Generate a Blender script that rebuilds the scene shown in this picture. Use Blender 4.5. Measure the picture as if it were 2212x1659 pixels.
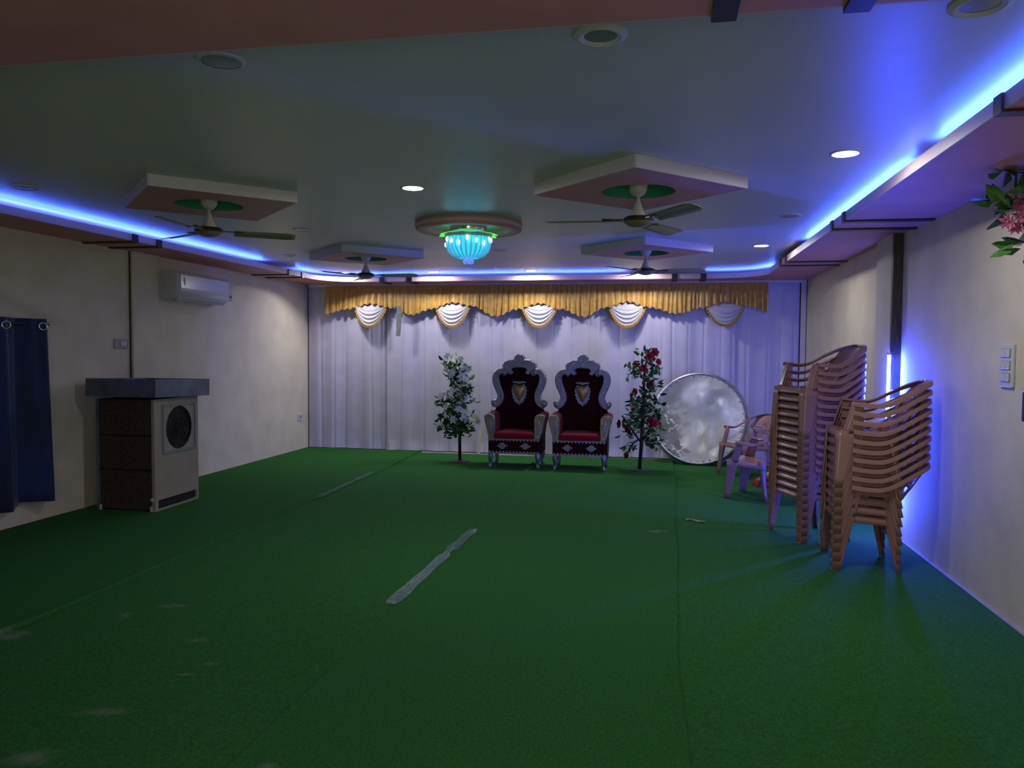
import bpy, math, random
from mathutils import Vector, Matrix
from math import sin, cos, pi, sqrt, radians as RAD

random.seed(7)
SC = bpy.context.scene
for o in list(bpy.data.objects):
    bpy.data.objects.remove(o)
COL = SC.collection

# ------------------------------------------------------------------ camera
YAW, PITCH, ROLL, FPX, CAMH = 0.1853, -0.0424, 0.0070, 1670.2, 1.5
fw = Vector((-sin(YAW) * cos(PITCH), cos(YAW) * cos(PITCH), sin(PITCH)))
r0 = Vector((cos(YAW), sin(YAW), 0)); u0 = r0.cross(fw)
rt = r0 * cos(ROLL) + u0 * sin(ROLL); up = -r0 * sin(ROLL) + u0 * cos(ROLL)
cam = bpy.data.cameras.new('camera'); camo = bpy.data.objects.new('camera', cam); COL.objects.link(camo)
m = Matrix.Identity(4)
for i in range(3):
    m[i][0], m[i][1], m[i][2] = rt[i], up[i], -fw[i]
m[2][3] = CAMH
camo.matrix_world = m
cam.sensor_width = 36; cam.lens = FPX / 2212 * 36; cam.clip_start = .05
SC.camera = camo

# ------------------------------------------------------------------ world, exposure, large lights
SC.view_settings.view_transform = 'Standard'; SC.view_settings.look = 'None'
SC.view_settings.gamma = 1; SC.view_settings.use_curve_mapping = False
SC.view_settings.exposure = 0.0
W = bpy.data.worlds.new('world'); SC.world = W; W.use_nodes = True
W.node_tree.nodes['Background'].inputs[0].default_value = (.55, .6, .7, 1)
W.node_tree.nodes['Background'].inputs[1].default_value = .004
DOOR_W = 33.0
DOWNLIGHT = 28.0
LED_BLUE = 105.0
TUBE = 480.0
al = bpy.data.lights.new('daylight_through_entrance', 'AREA'); al.shape = 'RECTANGLE'
al.size = 1.8; al.size_y = 1.9; al.energy = DOOR_W; al.color = (1, .95, .86)
alo = bpy.data.objects.new('daylight_through_entrance', al); COL.objects.link(alo)
alo.location = (.3, -1.75, 1.1); alo.rotation_euler = (RAD(90), 0, 0)

# ------------------------------------------------------------------ materials
def rgb(r, g, b):
    f = lambda c: (c / 255 / 12.92) if c <= 10 else ((c / 255 + .055) / 1.055) ** 2.4
    return (f(r), f(g), f(b), 1)

def mat(name, col, rough=.6, metal=0, spec=.5, var=0, vscale=8, bump=0, bscale=60, emit=None, es=0, trans=0, coat=0, col2=None, stretch=None, alpha=1, sheen=0):
    M = bpy.data.materials.new(name); M.use_nodes = True
    nt = M.node_tree; b = nt.nodes['Principled BSDF']
    b.inputs['Base Color'].default_value = col
    b.inputs['Roughness'].default_value = rough
    b.inputs['Metallic'].default_value = metal
    b.inputs['Specular IOR Level'].default_value = spec
    b.inputs['Transmission Weight'].default_value = trans
    b.inputs['Coat Weight'].default_value = coat
    b.inputs['Alpha'].default_value = alpha
    b.inputs['Sheen Weight'].default_value = sheen
    if emit:
        b.inputs['Emission Color'].default_value = emit; b.inputs['Emission Strength'].default_value = es
    tc = nt.nodes.new('ShaderNodeTexCoord'); src = tc.outputs['Object']
    if stretch:
        mp = nt.nodes.new('ShaderNodeMapping'); mp.inputs['Scale'].default_value = stretch
        nt.links.new(src, mp.inputs[0]); src = mp.outputs[0]
    if var or col2:
        n = nt.nodes.new('ShaderNodeTexNoise'); n.inputs['Scale'].default_value = vscale; n.inputs['Detail'].default_value = 5
        nt.links.new(src, n.inputs['Vector'])
        cr = nt.nodes.new('ShaderNodeValToRGB')
        c2 = col2 or tuple(max(0, c * (1 - var)) for c in col[:3]) + (1,)
        c1 = col if col2 else tuple(min(1, c * (1 + var)) for c in col[:3]) + (1,)
        cr.color_ramp.elements[0].position = .35; cr.color_ramp.elements[0].color = c2
        cr.color_ramp.elements[1].position = .65; cr.color_ramp.elements[1].color = c1
        nt.links.new(n.outputs['Fac'], cr.inputs[0]); nt.links.new(cr.outputs[0], b.inputs['Base Color'])
    if bump:
        n2 = nt.nodes.new('ShaderNodeTexNoise'); n2.inputs['Scale'].default_value = bscale; n2.inputs['Detail'].default_value = 3
        nt.links.new(src, n2.inputs['Vector'])
        bp = nt.nodes.new('ShaderNodeBump'); bp.inputs['Strength'].default_value = bump; bp.inputs['Distance'].default_value = .01
        nt.links.new(n2.outputs['Fac'], bp.inputs['Height']); nt.links.new(bp.outputs[0], b.inputs['Normal'])
    return M

M_WALL = mat('cream_wall_paint', (.70, .62, .47, 1), .75, var=.06, vscale=3, bump=.12, bscale=120)
M_CEIL = mat('white_ceiling_paint', (.57, .585, .56, 1), .38, spec=.5, var=.03, vscale=2, bump=.03, bscale=90)
M_SOFF = mat('brown_pink_soffit_paint', (.62, .255, .235, 1), .55, var=.06, vscale=4)
M_LIP = mat('pale_pink_fascia_paint', (.62, .45, .44, 1), .5)
M_WSIDE = mat('white_panel_edge', (.66, .64, .66, 1), .6)
M_GREEN = mat('green_recess_paint', (.035, .30, .14, 1), .6)
M_DWOOD = mat('dark_wood', (.035, .014, .012, 1), .45, var=.4, vscale=6, stretch=(1, 1, .2))
M_BOARD = mat('dark_stained_board', (.055, .04, .026, 1), .5, var=.5, vscale=10, stretch=(6, 6, .6), bump=.1, bscale=20)
M_TILE = mat('grey_floor_tile', (.35, .33, .33, 1), .5, var=.1)
M_CLOTH = mat('lilac_white_cloth', (.58, .55, .69, 1), .85, var=.04, vscale=5, bump=.05, bscale=200)
M_GOLD = mat('gold_satin', (.50, .28, .05, 1), .38, spec=.6, var=.15, vscale=14)
M_GOLDF = mat('gold_fringe', (.48, .25, .03, 1), .6)
M_SWAG = mat('white_satin', (.47, .45, .47, 1), .45)
M_RIB = mat('grey_net_ribbon', (.22, .22, .21, 1), .8, var=.2, vscale=60)
M_CHAIR = mat('tan_plastic', (.33, .175, .145, 1), .17, spec=.5, var=.04, vscale=4)
M_VELVET = mat('maroon_velvet', (.024, .0012, .003, 1), .9, spec=.1, sheen=.05)
M_REDV = mat('red_velvet', (.19, .003, .009, 1), .8, spec=.15, sheen=.08)
M_SILV = mat('embossed_silver', (.28, .28, .32, 1), .33, metal=.9, bump=.8, bscale=70, var=.15, vscale=40)
M_SGOLD = mat('silver_gold_plate', (.30, .27, .20, 1), .34, metal=.7, bump=.5, bscale=60, var=.2, vscale=12)
M_HEART = mat('old_gold', (.42, .26, .10, 1), .35, metal=.6)
M_LEAF = mat('dark_green_leaf', (.022, .075, .02, 1), .45, var=.5, vscale=9)
M_LEAFL = mat('light_green_leaf', (.07, .19, .04, 1), .45, var=.4, vscale=9)
M_WFLOW = mat('white_petal', (.70, .74, .66, 1), .6)
M_RFLOW = mat('red_petal', (.25, .006, .018, 1), .55)
M_PFLOW = mat('pink_petal', (.50, .13, .25, 1), .6, var=.3, vscale=20)
M_BLACK = mat('black_paint', (.008, .007, .008, 1), .5)
M_BASE = mat('dark_metal_base', (.06, .05, .05, 1), .5)
M_GREYM = mat('grey_sheet_metal', (.16, .18, .24, 1), .45, metal=.5, var=.25, vscale=5)
M_COOLB = mat('grey_beige_cooler_paint', (.36, .31, .25, 1), .5, var=.05)
M_COOLG = mat('blue_grey_frame', (.22, .27, .32, 1), .5)
M_MESH = mat('brown_cooling_pad', (.11, .06, .04, 1), .8, var=.5, vscale=40, bump=.6, bscale=120)
M_DARK = mat('near_black', (.010, .009, .011, 1), .6)
M_WPLA = mat('white_plastic', (.62, .62, .66, 1), .2)
M_ACG = mat('grey_plastic', (.28, .28, .30, 1), .4)
M_SWG = mat('switch_plate_grey', (.30, .28, .31, 1), .4)
M_FANW = mat('white_fan_enamel', (.60, .56, .50, 1), .3)
M_FANB = mat('olive_fan_blade', (.22, .21, .13, 1), .35, spec=.6)
M_FAND = mat('dark_fan_trim', (.045, .03, .028, 1), .3, spec=.6)
M_CHROME = mat('chrome', (.7, .7, .72, 1), .15, metal=1)
M_LAMP = mat('lit_downlight_lens', (1, 1, 1, 1), .5, emit=(.97, .96, 1, 1), es=DOWNLIGHT * 10)
M_LOFF = mat('unlit_downlight_lens', (.22, .24, .21, 1), .25)
M_LED = mat('blue_led', (.1, .2, 1, 1), .5, emit=(.05, .13, 1, 1), es=LED_BLUE)
M_TUBE = mat('blue_tube', (.1, .2, 1, 1), .5, emit=(.03, .065, 1, 1), es=TUBE)
M_CORE = mat('cyan_lamp', (.1, .6, 1, 1), .5, emit=(.02, .42, .85, 1), es=1.1)
M_BULB = mat('white_cyan_bulb', (.8, .95, 1, 1), .5, emit=(.5, .95, 1, 1), es=5)
M_CRYS = mat('lit_crystal_rod', (.25, .75, .9, 1), .1, spec=.8, emit=(.05, .5, .8, 1), es=.45)
M_DROP = mat('glowing_crystal', (.75, .8, 1, 1), .05, trans=.75, spec=.8, emit=(.1, .2, .7, 1), es=.25)  # weak blue emission stands in for lamp light caught in the drops
M_PETG = mat('lit_green_acrylic', (.1, .6, .08, 1), .4, emit=(.10, .80, .05, 1), es=1.0)
M_BCURT = mat('navy_curtain', (.006, .010, .05, 1), .75, col2=(.004, .022, .12, 1), vscale=4, stretch=(1, 2, .4), sheen=.2)
M_TAPE = mat('clear_packing_tape', (.13, .21, .26, 1), .12, spec=.8, alpha=.36, bump=.5, bscale=30)
M_PAPER = mat('crumpled_paper', (.45, .42, .34, 1), .8)
M_YEL = mat('yellow_cloth', (.60, .36, .02, 1), .7)
M_REDC = mat('red_cloth', (.30, .015, .01, 1), .7)

def dish_mat():
    M = mat('dented_aluminium', (.80, .81, .83, 1), .27, metal=.8, var=.10, vscale=5, bump=.35, bscale=7)
    return M
M_DISH = dish_mat()
M_DISHR = mat('dull_aluminium_rim', (.50, .50, .54, 1), .4, metal=.8, var=.25, vscale=12)

def carpet_mat():
    M = bpy.data.materials.new('green_carpet'); M.use_nodes = True
    nt = M.node_tree; b = nt.nodes['Principled BSDF']; L = nt.links.new
    b.inputs['Roughness'].default_value = .95; b.inputs['Specular IOR Level'].default_value = .1
    tc = nt.nodes.new('ShaderNodeTexCoord')
    n = nt.nodes.new('ShaderNodeTexNoise'); n.inputs['Scale'].default_value = 90; n.inputs['Detail'].default_value = 6
    L(tc.outputs['Object'], n.inputs['Vector'])
    cr = nt.nodes.new('ShaderNodeValToRGB')
    cr.color_ramp.elements[0].position = .3; cr.color_ramp.elements[0].color = (.017, .095, .017, 1)
    cr.color_ramp.elements[1].position = .7; cr.color_ramp.elements[1].color = (.037, .168, .034, 1)
    L(n.outputs['Fac'], cr.inputs[0])
    # dusty smudges trodden into the pile, each with a ragged edge
    n3 = nt.nodes.new('ShaderNodeTexNoise'); n3.inputs['Scale'].default_value = 14; n3.inputs['Detail'].default_value = 6
    L(tc.outputs['Object'], n3.inputs['Vector'])
    acc = None
    for (x, y, rx, ry) in ((-2.22, 2.76, .20, .05), (-2.07, 3.3, .06, .05), (.02, 6.5, .12, .10), (-2.11, 3.16, .07, .03), (-2.22, 2.39, .14, .10), (-3.3, 3.4, .18, .12), (-2.75, 4.0, .14, .07), (-2.3, 3.55, .07, .05), (-2.9, 3.8, .07, .09), (-1.35, 2.5, .07, .04)):
        mp = nt.nodes.new('ShaderNodeMapping'); mp.vector_type = 'TEXTURE'
        mp.inputs['Location'].default_value = (x, y, 0); mp.inputs['Scale'].default_value = (rx, ry, 1)
        mp.inputs['Rotation'].default_value = (0, 0, .3)
        L(tc.outputs['Object'], mp.inputs[0])
        ln = nt.nodes.new('ShaderNodeVectorMath'); ln.operation = 'LENGTH'; L(mp.outputs[0], ln.inputs[0])
        mr = nt.nodes.new('ShaderNodeMapRange'); mr.inputs[1].default_value = 1.25; mr.inputs[2].default_value = .1
        L(ln.outputs['Value'], mr.inputs[0])
        if acc is None: acc = mr.outputs[0]
        else:
            ad = nt.nodes.new('ShaderNodeMath'); ad.operation = 'MAXIMUM'; L(acc, ad.inputs[0]); L(mr.outputs[0], ad.inputs[1]); acc = ad.outputs[0]
    ml = nt.nodes.new('ShaderNodeMath'); ml.operation = 'MULTIPLY'; L(acc, ml.inputs[0]); L(n3.outputs['Fac'], ml.inputs[1])
    m2 = nt.nodes.new('ShaderNodeMapRange'); m2.inputs[1].default_value = .22; m2.inputs[2].default_value = .55; m2.inputs[4].default_value = .6
    L(ml.outputs[0], m2.inputs[0])
    mx = nt.nodes.new('ShaderNodeMix'); mx.data_type = 'RGBA'; mx.inputs[7].default_value = (.20, .24, .17, 1)
    L(m2.outputs[0], mx.inputs[0]); L(cr.outputs[0], mx.inputs[6]); L(mx.outputs[2], b.inputs['Base Color'])
    bp = nt.nodes.new('ShaderNodeBump'); bp.inputs['Strength'].default_value = .5; bp.inputs['Distance'].default_value = .006
    n2 = nt.nodes.new('ShaderNodeTexNoise'); n2.inputs['Scale'].default_value = 220
    L(tc.outputs['Object'], n2.inputs['Vector']); L(n2.outputs['Fac'], bp.inputs['Height']); L(bp.outputs[0], b.inputs['Normal'])
    return M
M_CARPET = carpet_mat()

# ------------------------------------------------------------------ mesh builder
class MB:
    def __init__(s): s.v = []; s.f = []
    def add(s, vs, fs):
        k = len(s.v); s.v += [tuple(v) for v in vs]; s.f += [tuple(i + k for i in f) for f in fs]; return s
    def box(s, a, b):
        x0, y0, z0 = a; x1, y1, z1 = b
        return s.add([(x0, y0, z0), (x1, y0, z0), (x1, y1, z0), (x0, y1, z0), (x0, y0, z1), (x1, y0, z1), (x1, y1, z1), (x0, y1, z1)],
                     [(0, 3, 2, 1), (4, 5, 6, 7), (0, 1, 5, 4), (1, 2, 6, 5), (2, 3, 7, 6), (3, 0, 4, 7)])
    def bbox(s, a, b, e):   # bevelled box: chamfered vertical and horizontal edges
        x0, y0, z0 = a; x1, y1, z1 = b
        def ring(i, z):
            c = e
            X0, X1, Y0, Y1 = x0 + i, x1 - i, y0 + i, y1 - i
            return [(X0 + c, Y0, z), (X1 - c, Y0, z), (X1, Y0 + c, z), (X1, Y1 - c, z), (X1 - c, Y1, z), (X0 + c, Y1, z), (X0, Y1 - c, z), (X0, Y0 + c, z)]
        R = [ring(e, z0), ring(0, z0 + e), ring(0, z1 - e), ring(e, z1)]
        return s.loft(R, True, True)
    def loft(s, rings, closed=True, caps=True):
        n = len(rings[0]); vs = [p for r in rings for p in r]; fs = []
        for i in range(len(rings) - 1):
            for j in range(n if closed else n - 1):
                k = (j + 1) % n
                fs.append((i * n + j, i * n + k, (i + 1) * n + k, (i + 1) * n + j))
        if caps and closed:
            fs.append(tuple(range(n - 1, -1, -1))); fs.append(tuple((len(rings) - 1) * n + j for j in range(n)))
        return s.add(vs, fs)
    def lathe(s, prof, seg=24, c=(0, 0, 0), caps=True):
        rings = [[(c[0] + r * cos(2 * pi * j / seg), c[1] + r * sin(2 * pi * j / seg), c[2] + z) for j in range(seg)] for r, z in prof]
        return s.loft(rings, True, caps)
    def tube(s, pts, rad, seg=8, caps=True):
        pts = [Vector(p) for p in pts]; rings = []
        n = len(pts)
        prev = None
        for i, p in enumerate(pts):
            t = (pts[min(i + 1, n - 1)] - pts[max(i - 1, 0)]).normalized()
            if prev is None:
                a = t.orthogonal().normalized()
            else:
                a = (prev - t * prev.dot(t)).normalized()
            prev = a; b = t.cross(a)
            r = rad[i] if isinstance(rad, (list, tuple)) else rad
            rings.append([p + (a * cos(2 * pi * j / seg) + b * sin(2 * pi * j / seg)) * r for j in range(seg)])
        return s.loft(rings, True, caps)
    def grid(s, fn, nu, nv, skip=None):
        vs = [fn(i / nu, j / nv) for j in range(nv + 1) for i in range(nu + 1)]
        fs = []
        for j in range(nv):
            for i in range(nu):
                if skip and skip((i + .5) / nu, (j + .5) / nv): continue
                a = j * (nu + 1) + i
                fs.append((a, a + 1, a + nu + 2, a + nu + 1))
        return s.add(vs, fs)
    def prism(s, poly, y0, y1, bev=0):  # polygon in xz extruded along y (front y0)
        if bev:
            cx = sum(p[0] for p in poly) / len(poly); cz = sum(p[1] for p in poly) / len(poly)
            n = len(poly); ins = []
            for i in range(n):
                a = Vector(poly[i - 1]); p = Vector(poly[i]); c = Vector(poly[(i + 1) % n])
                d = (c - a); nn = Vector((-d[1], d[0])).normalized() if d.length else Vector((0, 0))
                ins.append(nn)
            area = sum(poly[i][0] * poly[(i + 1) % n][1] - poly[(i + 1) % n][0] * poly[i][1] for i in range(n))
            sg = 1 if area > 0 else -1
            inner = [(poly[i][0] + sg * ins[i][0] * bev, poly[i][1] + sg * ins[i][1] * bev) for i in range(n)]
            return s.loft([[(p[0], y1, p[1]) for p in poly], [(p[0], y0 + bev, p[1]) for p in poly], [(p[0], y0, p[1]) for p in inner]], True, True)
        return s.loft([[(p[0], y1, p[1]) for p in poly], [(p[0], y0, p[1]) for p in poly]], True, True)
    def build(s, name, material, parent=None, smooth=False, solid=0, subd=0, loc=None):
        me = bpy.data.meshes.new(name); me.from_pydata(s.v, [], s.f); me.update()
        import bmesh
        bm = bmesh.new(); bm.from_mesh(me); bmesh.ops.recalc_face_normals(bm, faces=bm.faces)
        bm.to_mesh(me); bm.free()
        if smooth:
            me.polygons.foreach_set('use_smooth', [True] * len(me.polygons))
        o = bpy.data.objects.new(name, me); me.materials.append(material); COL.objects.link(o)
        if parent: o.parent = parent
        if loc: o.location = loc
        if solid:
            md = o.modifiers.new('solid', 'SOLIDIFY'); md.thickness = solid; md.offset = 0
        if subd:
            md = o.modifiers.new('sub', 'SUBSURF'); md.levels = subd; md.render_levels = subd
        if smooth == 'auto':
            try: me.set_sharp_from_angle(angle=RAD(40))
            except Exception: pass
        return o

def tag(o, label=None, cat=None, group=None, kind=None):
    if label: o['label'] = label
    if cat: o['category'] = cat
    if group: o['group'] = group
    if kind: o['kind'] = kind
    return o
def thing(name, label, cat, loc=(0, 0, 0), rz=0, group=None):
    o = bpy.data.objects.new(name, None); COL.objects.link(o); o.empty_display_size = .1
    o.location = loc; o.rotation_euler = (0, 0, rz)
    return tag(o, label, cat, group)
def struct(o): o['kind'] = 'structure'; return o
KIDS = {}
def children(o): return [c for c in bpy.data.objects if c.parent == o]
def copy_tree(o, parent=None):
    c = o.copy(); COL.objects.link(c)
    if parent: c.parent = parent
    if o.name not in KIDS: KIDS[o.name] = children(o)
    for ch in KIDS[o.name]: copy_tree(ch, c)
    return c

# ------------------------------------------------------------------ room shell
XL, XR, YB, YF = -5.266, 1.967, 11.30, -1.6
ZS, ZL, ZC = 2.485, 2.55, 2.60          # soffit underside, lip top, ceiling
IX0, IX1, IY0, IY1 = -4.755, 1.365, 2.37, 10.63   # inner edge of the soffit

struct(MB().box((XL - .2, YF - .2, -.15), (XR + .2, YB + .2, 0)).build('floor', M_TILE))
struct(MB().box((XL - .2, YF - .2, ZC), (XR + .2, YB + .2, ZC + .15)).build('ceiling', M_CEIL))
struct(MB().box((XL - .2, YF - .2, 0), (XL, YB + .2, ZC)).build('wall_left', M_WALL))
struct(MB().box((XR, YF - .2, 0), (XR + .2, YB + .2, ZC)).build('wall_right', M_WALL))
struct(MB().box((XL, YB, 0), (XR, YB + .2, ZC)).build('wall_back', M_WALL))
wf = MB(); wf.box((XL, YF - .1, 0), (-.75, YF, ZC)); wf.box((1.35, YF - .1, 0), (XR, YF, ZC)); wf.box((-.75, YF - .1, 2.1), (1.35, YF, ZC))
struct(wf.build('wall_front', M_WALL))
# pilasters
struct(MB().box((XL, 7.02, 0), (XL + .035, 7.45, ZS)).build('trim_1', M_WALL))
struct(MB().box((XL, 7.008, 0), (XL + .012, 7.02, ZS)).build('trim_2', M_BOARD))
pr = MB().box((1.885, 6.87, 0), (XR, 7.31, ZS)); struct(pr.build('trim_3', M_WALL))
bd = tag(MB().box((1.89, 6.835, 0), (1.962, 6.869, ZS - .002)).build('pilaster_board', M_BOARD), 'tall dark wooden board up the side of the right wall pilaster', 'board')

# soffit ring
def inner_loop(off=0.0, n=8):
    x0, x1, y0, y1 = IX0 + off, IX1 - off, IY0 + off, IY1 - off
    R = .55 - off
    pts = [(x0, y0), (x1, y0)]
    for i in range(n + 1):
        a = i / n * pi / 2; pts.append((x1 - R + R * cos(a), y1 - R + R * sin(a)))
    for i in range(n + 1):
        a = pi / 2 + i / n * pi / 2; pts.append((x0 + R + R * cos(a), y1 - R + R * sin(a)))
    return pts
IN = inner_loop(); OUTER = []
for (x, y) in IN:      # matching outer points on the walls
    if y <= IY0 + 1e-6: OUTER.append((XL if x < 0 else XR, YF))
    elif x > 1.365 - .56 and y > IY1 - .56: 
        t = math.atan2(y - (IY1 - .55), x - (IX1 - .55)) / (pi / 2)
        OUTER.append((XR, IY1 - .55 + t * 2 * (YB - IY1 + .55)) if t < .5 else (XR - (t - .5) * 2 * (XR - IX1 + .55), YB))
    else:
        t = (math.atan2(y - (IY1 - .55), x - (IX0 + .55)) - pi / 2) / (pi / 2)
        OUTER.append((IX0 + .55 - t * 2 * (IX0 + .55 - XL), YB) if t < .5 else (XL, YB - (t - .5) * 2 * (YB - IY1 + .55)))
n = len(IN)
sb = MB()
vs = [(x, y, ZS) for x, y in IN] + [(x, y, ZS) for x, y in OUTER] + [(x, y, ZS + .012) for x, y in IN] + [(x, y, ZS + .012) for x, y in OUTER]
fs = []
for i in range(n):
    k = (i + 1) % n
    fs.append((i, k, n + k, n + i)); fs.append((2 * n + i, 3 * n + i, 3 * n + k, 2 * n + k)); fs.append((i, 2 * n + i, 2 * n + k, k))
sb.add(vs, fs)
soffit = struct(sb.build('trim_4', M_SOFF))
soffit['label'] = 'brown pink dropped soffit running round the ceiling edge'
IN2 = inner_loop(.012)
lb = MB()
vs = [(x, y, ZS + .001) for x, y in IN] + [(x, y, ZS + .001) for x, y in IN2] + [(x, y, ZL) for x, y in IN] + [(x, y, ZL) for x, y in IN2]
fs = []
for i in range(n):
    k = (i + 1) % n
    fs += [(i, k, n + k, n + i), (2 * n + i, 3 * n + i, 3 * n + k, 2 * n + k), (i, 2 * n + i, 2 * n + k, k), (n + i, n + k, 3 * n + k, 3 * n + i)]
lb.add(vs, fs)
lip = lb.build('fascia', M_LIP, soffit)
lip['label'] = 'pale pink upright fascia'
# paired dark wooden strips wrapped over the fascia and under the soffit
def strip(side, c, w):
    b = MB(); h = w / 2; t = .012
    if side == 'L':
        b.box((XL, c - h, ZS - t), (IX0 + t + .012, c + h, ZS)); b.box((IX0 + .013, c - h, ZS), (IX0 + t + .013, c + h, ZL))
    if side == 'R':
        b.box((IX1 - t - .012, c - h, ZS - t), (XR, c + h, ZS)); b.box((IX1 - t - .013, c - h, ZS), (IX1 - .013, c + h, ZL))
    if side == 'B':
        b.box((c - h, IY1 - t - .012, ZS - t), (c + h, 10.96, ZS)); b.box((c - h, IY1 - t - .013, ZS), (c + h, IY1 - .013, ZL))
    if side == 'F':
        b.box((c - h, YF, ZS - t), (c + h, IY0 + t + .012, ZS)); b.box((c - h, IY0 + .013, ZS), (c + h, IY0 + t + .013, ZL))
    b.build('wood_strip', M_DWOOD, soffit)
for y in (6.40, 6.75, 9.45, 9.83): strip('L', y, .075)
for y in (3.10, 3.49, 6.15, 6.55, 8.78, 9.15): strip('R', y, .075)
for x in (-3.90, -3.49, .215, .59): strip('B', x, .075)
for x in (.177, .545): strip('F', x, .072)

# ------------------------------------------------------------------ blue LED strips in the cove
def led(pts, label):
    b = MB(); b.tube([(x, y, 2.541) for x, y in pts], .0075, 6)
    tag(b.build('led_strip_light', M_LED), label, 'light', 'blue strip lights in the ceiling cove')
LX = .045
led([(IX0 - LX, 2.45), (IX0 - LX, 8.85)], 'blue LED strip in the cove above the left wall and air conditioner')
ARC = lambda cx, cy, R, a0, a1, k=10: [(cx + R * cos(a0 + (a1 - a0) * i / k), cy + R * sin(a0 + (a1 - a0) * i / k)) for i in range(k + 1)]
led([(IX0 - LX, 9.75)] + ARC(IX0 + .55, IY1 - .55, .55 + LX, pi, pi / 2) + [(-.45, IY1 + LX)], 'longest curved blue LED strip above the gold valance and back left corner')
led([(.62, IY1 + LX)] + ARC(IX1 - .55, IY1 - .55, .55 + LX, pi / 2, 0), 'short curved blue LED strip in the back right corner of the cove')
led([(IX1 + LX, 4.74), (IX1 + LX, 7.9)], 'blue LED strip in the right cove above the stacked chairs')
led([(IX1 + LX, 2.5), (IX1 + LX, 4.33)], 'blue LED strip nearest the camera in the right cove')

# ------------------------------------------------------------------ carpets
def seam(base, amp, seed):
    rnd = random.Random(seed); ph = [rnd.uniform(0, 6.28) for _ in range(4)]
    return lambda y: base + amp * (sin(.7 * y + ph[0]) + .6 * sin(1.9 * y + ph[1]) + .3 * sin(4.1 * y + ph[2]))
s1b = seam(0, .012, 1); s2b = seam(0, .012, 2); s3b = seam(0, .015, 3)
S1 = lambda y: -3.33 + s1b(y) - (.0 if y < 9 else .05 * (y - 9))
S2 = lambda y: -1.49 + s2b(y) - (.0 if y < 6 else .03 * (y - 6))
S3 = lambda y: .135 + s3b(y) + .012 * (y - 3)
def carpet(xa, xb, y1, label, z, ra, rb, seed):
    rnd = random.Random(seed)
    p1, p2 = rnd.uniform(0, 6), rnd.uniform(0, 6)
    def fn(u, v):
        y = -1.55 + v * (y1 + 1.55); a = xa(y); b = xb(y); x = a + (b - a) * u
        d0 = (x - a); d1 = (b - x)
        h0 = ra * (.35 + .65 * max(0, sin(1.3 * y + p1)) * max(0, sin(.45 * y + p2) + .4))
        h1 = rb * (.35 + .65 * max(0, sin(1.1 * y + p2)) * max(0, sin(.5 * y + p1) + .4))
        zz = z + h0 * math.exp(-(d0 / .04) ** 2) + h1 * math.exp(-(d1 / .05) ** 2)
        return (x, y, zz)
    b = MB(); nu, nv = 26, 150
    us = [0, .004, .009, .014, .02, .03] + [.04 + .92 * i / 13 for i in range(14)] + [.97, .98, .986, .991, .996, 1]
    nu = len(us) - 1
    vs = [fn(us[i], j / nv) for j in range(nv + 1) for i in range(nu + 1)]
    fs = [(j * (nu + 1) + i, j * (nu + 1) + i + 1, (j + 1) * (nu + 1) + i + 1, (j + 1) * (nu + 1) + i) for j in range(nv) for i in range(nu)]
    k = len(vs)
    for j in range(nv + 1):    # skirts down to the floor at both long edges
        a = vs[j * (nu + 1)]; c = vs[j * (nu + 1) + nu]
        vs.append((a[0] - .003, a[1], .0005)); vs.append((c[0] + .003, c[1], .0005))
    for j in range(nv):
        fs.append((j * (nu + 1), (j + 1) * (nu + 1), k + 2 * (j + 1), k + 2 * j))
        fs.append((j * (nu + 1) + nu, (j + 1) * (nu + 1) + nu, k + 2 * (j + 1) + 1, k + 2 * j + 1))
    b.add(vs, fs)
    o = b.build('carpet', M_CARPET, smooth=True)
    tag(o, label, 'carpet', 'green carpet lengths on the floor')
    return o
carpet(lambda y: XL + .02, S1, 11.02, 'green carpet length along the left wall under the cooler', .010, 0, .036, 1)
carpet(lambda y: S1(y) - .05, lambda y: S2(y) + .05, 10.86, 'green carpet length second from the left wall under the white flower tree', .006, 0, 0, 2)
carpet(lambda y: S2(y), S3, 10.92, 'green carpet length under the right-hand throne, third from the left wall', .010, .014, .030, 3)
carpet(lambda y: S3(y) - .05, lambda y: XR - .03, 10.95, 'green carpet length along the right wall under the stacked chairs', .006, 0, 0, 4)

# ------------------------------------------------------------------ back drop
def folds(seed, x0, x1, lo=.14, hi=.30):
    rnd = random.Random(seed); xs = []; x = x0
    while x < x1:
        x += rnd.uniform(lo, hi); xs.append((x, rnd.uniform(.35, 1), rnd.uniform(.010, .022)))
    return xs
def drop(x0, x1, yb, z1, seed, label, mt=M_CLOTH):
    F = folds(seed, x0, x1)
    rnd = random.Random(seed + 50); ph = rnd.uniform(0, 6)
    def fn(u, v):
        x = x0 + (x1 - x0) * u; z = .012 + v * (z1 - .012)
        y = yb - .012 * sin(9.2 * x + ph) - .008 * sin(23 * x + 2 * ph)
        for (fx, a, w) in F:
            d = (x - fx - .01 * sin(z * 1.3 + fx * 7)) / w
            if abs(d) < 3: y += .022 * a * math.exp(-d * d) * (.55 + .45 * (1 - v))
        y -= .010 * math.exp(-((z - 1.27) / .02) ** 2)
        if z < .14: y -= (.14 - z) * .25 * (.5 + .5 * sin(17 * x + ph)) * (1 if seed != 11 else .3)
        return (x, y, z)
    b = MB(); b.grid(fn, int((x1 - x0) / .009), 44)
    return tag(b.build('backdrop_curtain', mt, smooth=True), label, 'curtain', 'pale backdrop curtains on the back wall')
drop(-5.245, -3.95, 11.06, 2.47, 11, 'narrow lilac white backdrop curtain in the back left corner')
drop(-3.97, 1.05, 11.04, 2.47, 12, 'widest lilac white pleated backdrop curtain behind the two thrones')
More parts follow.
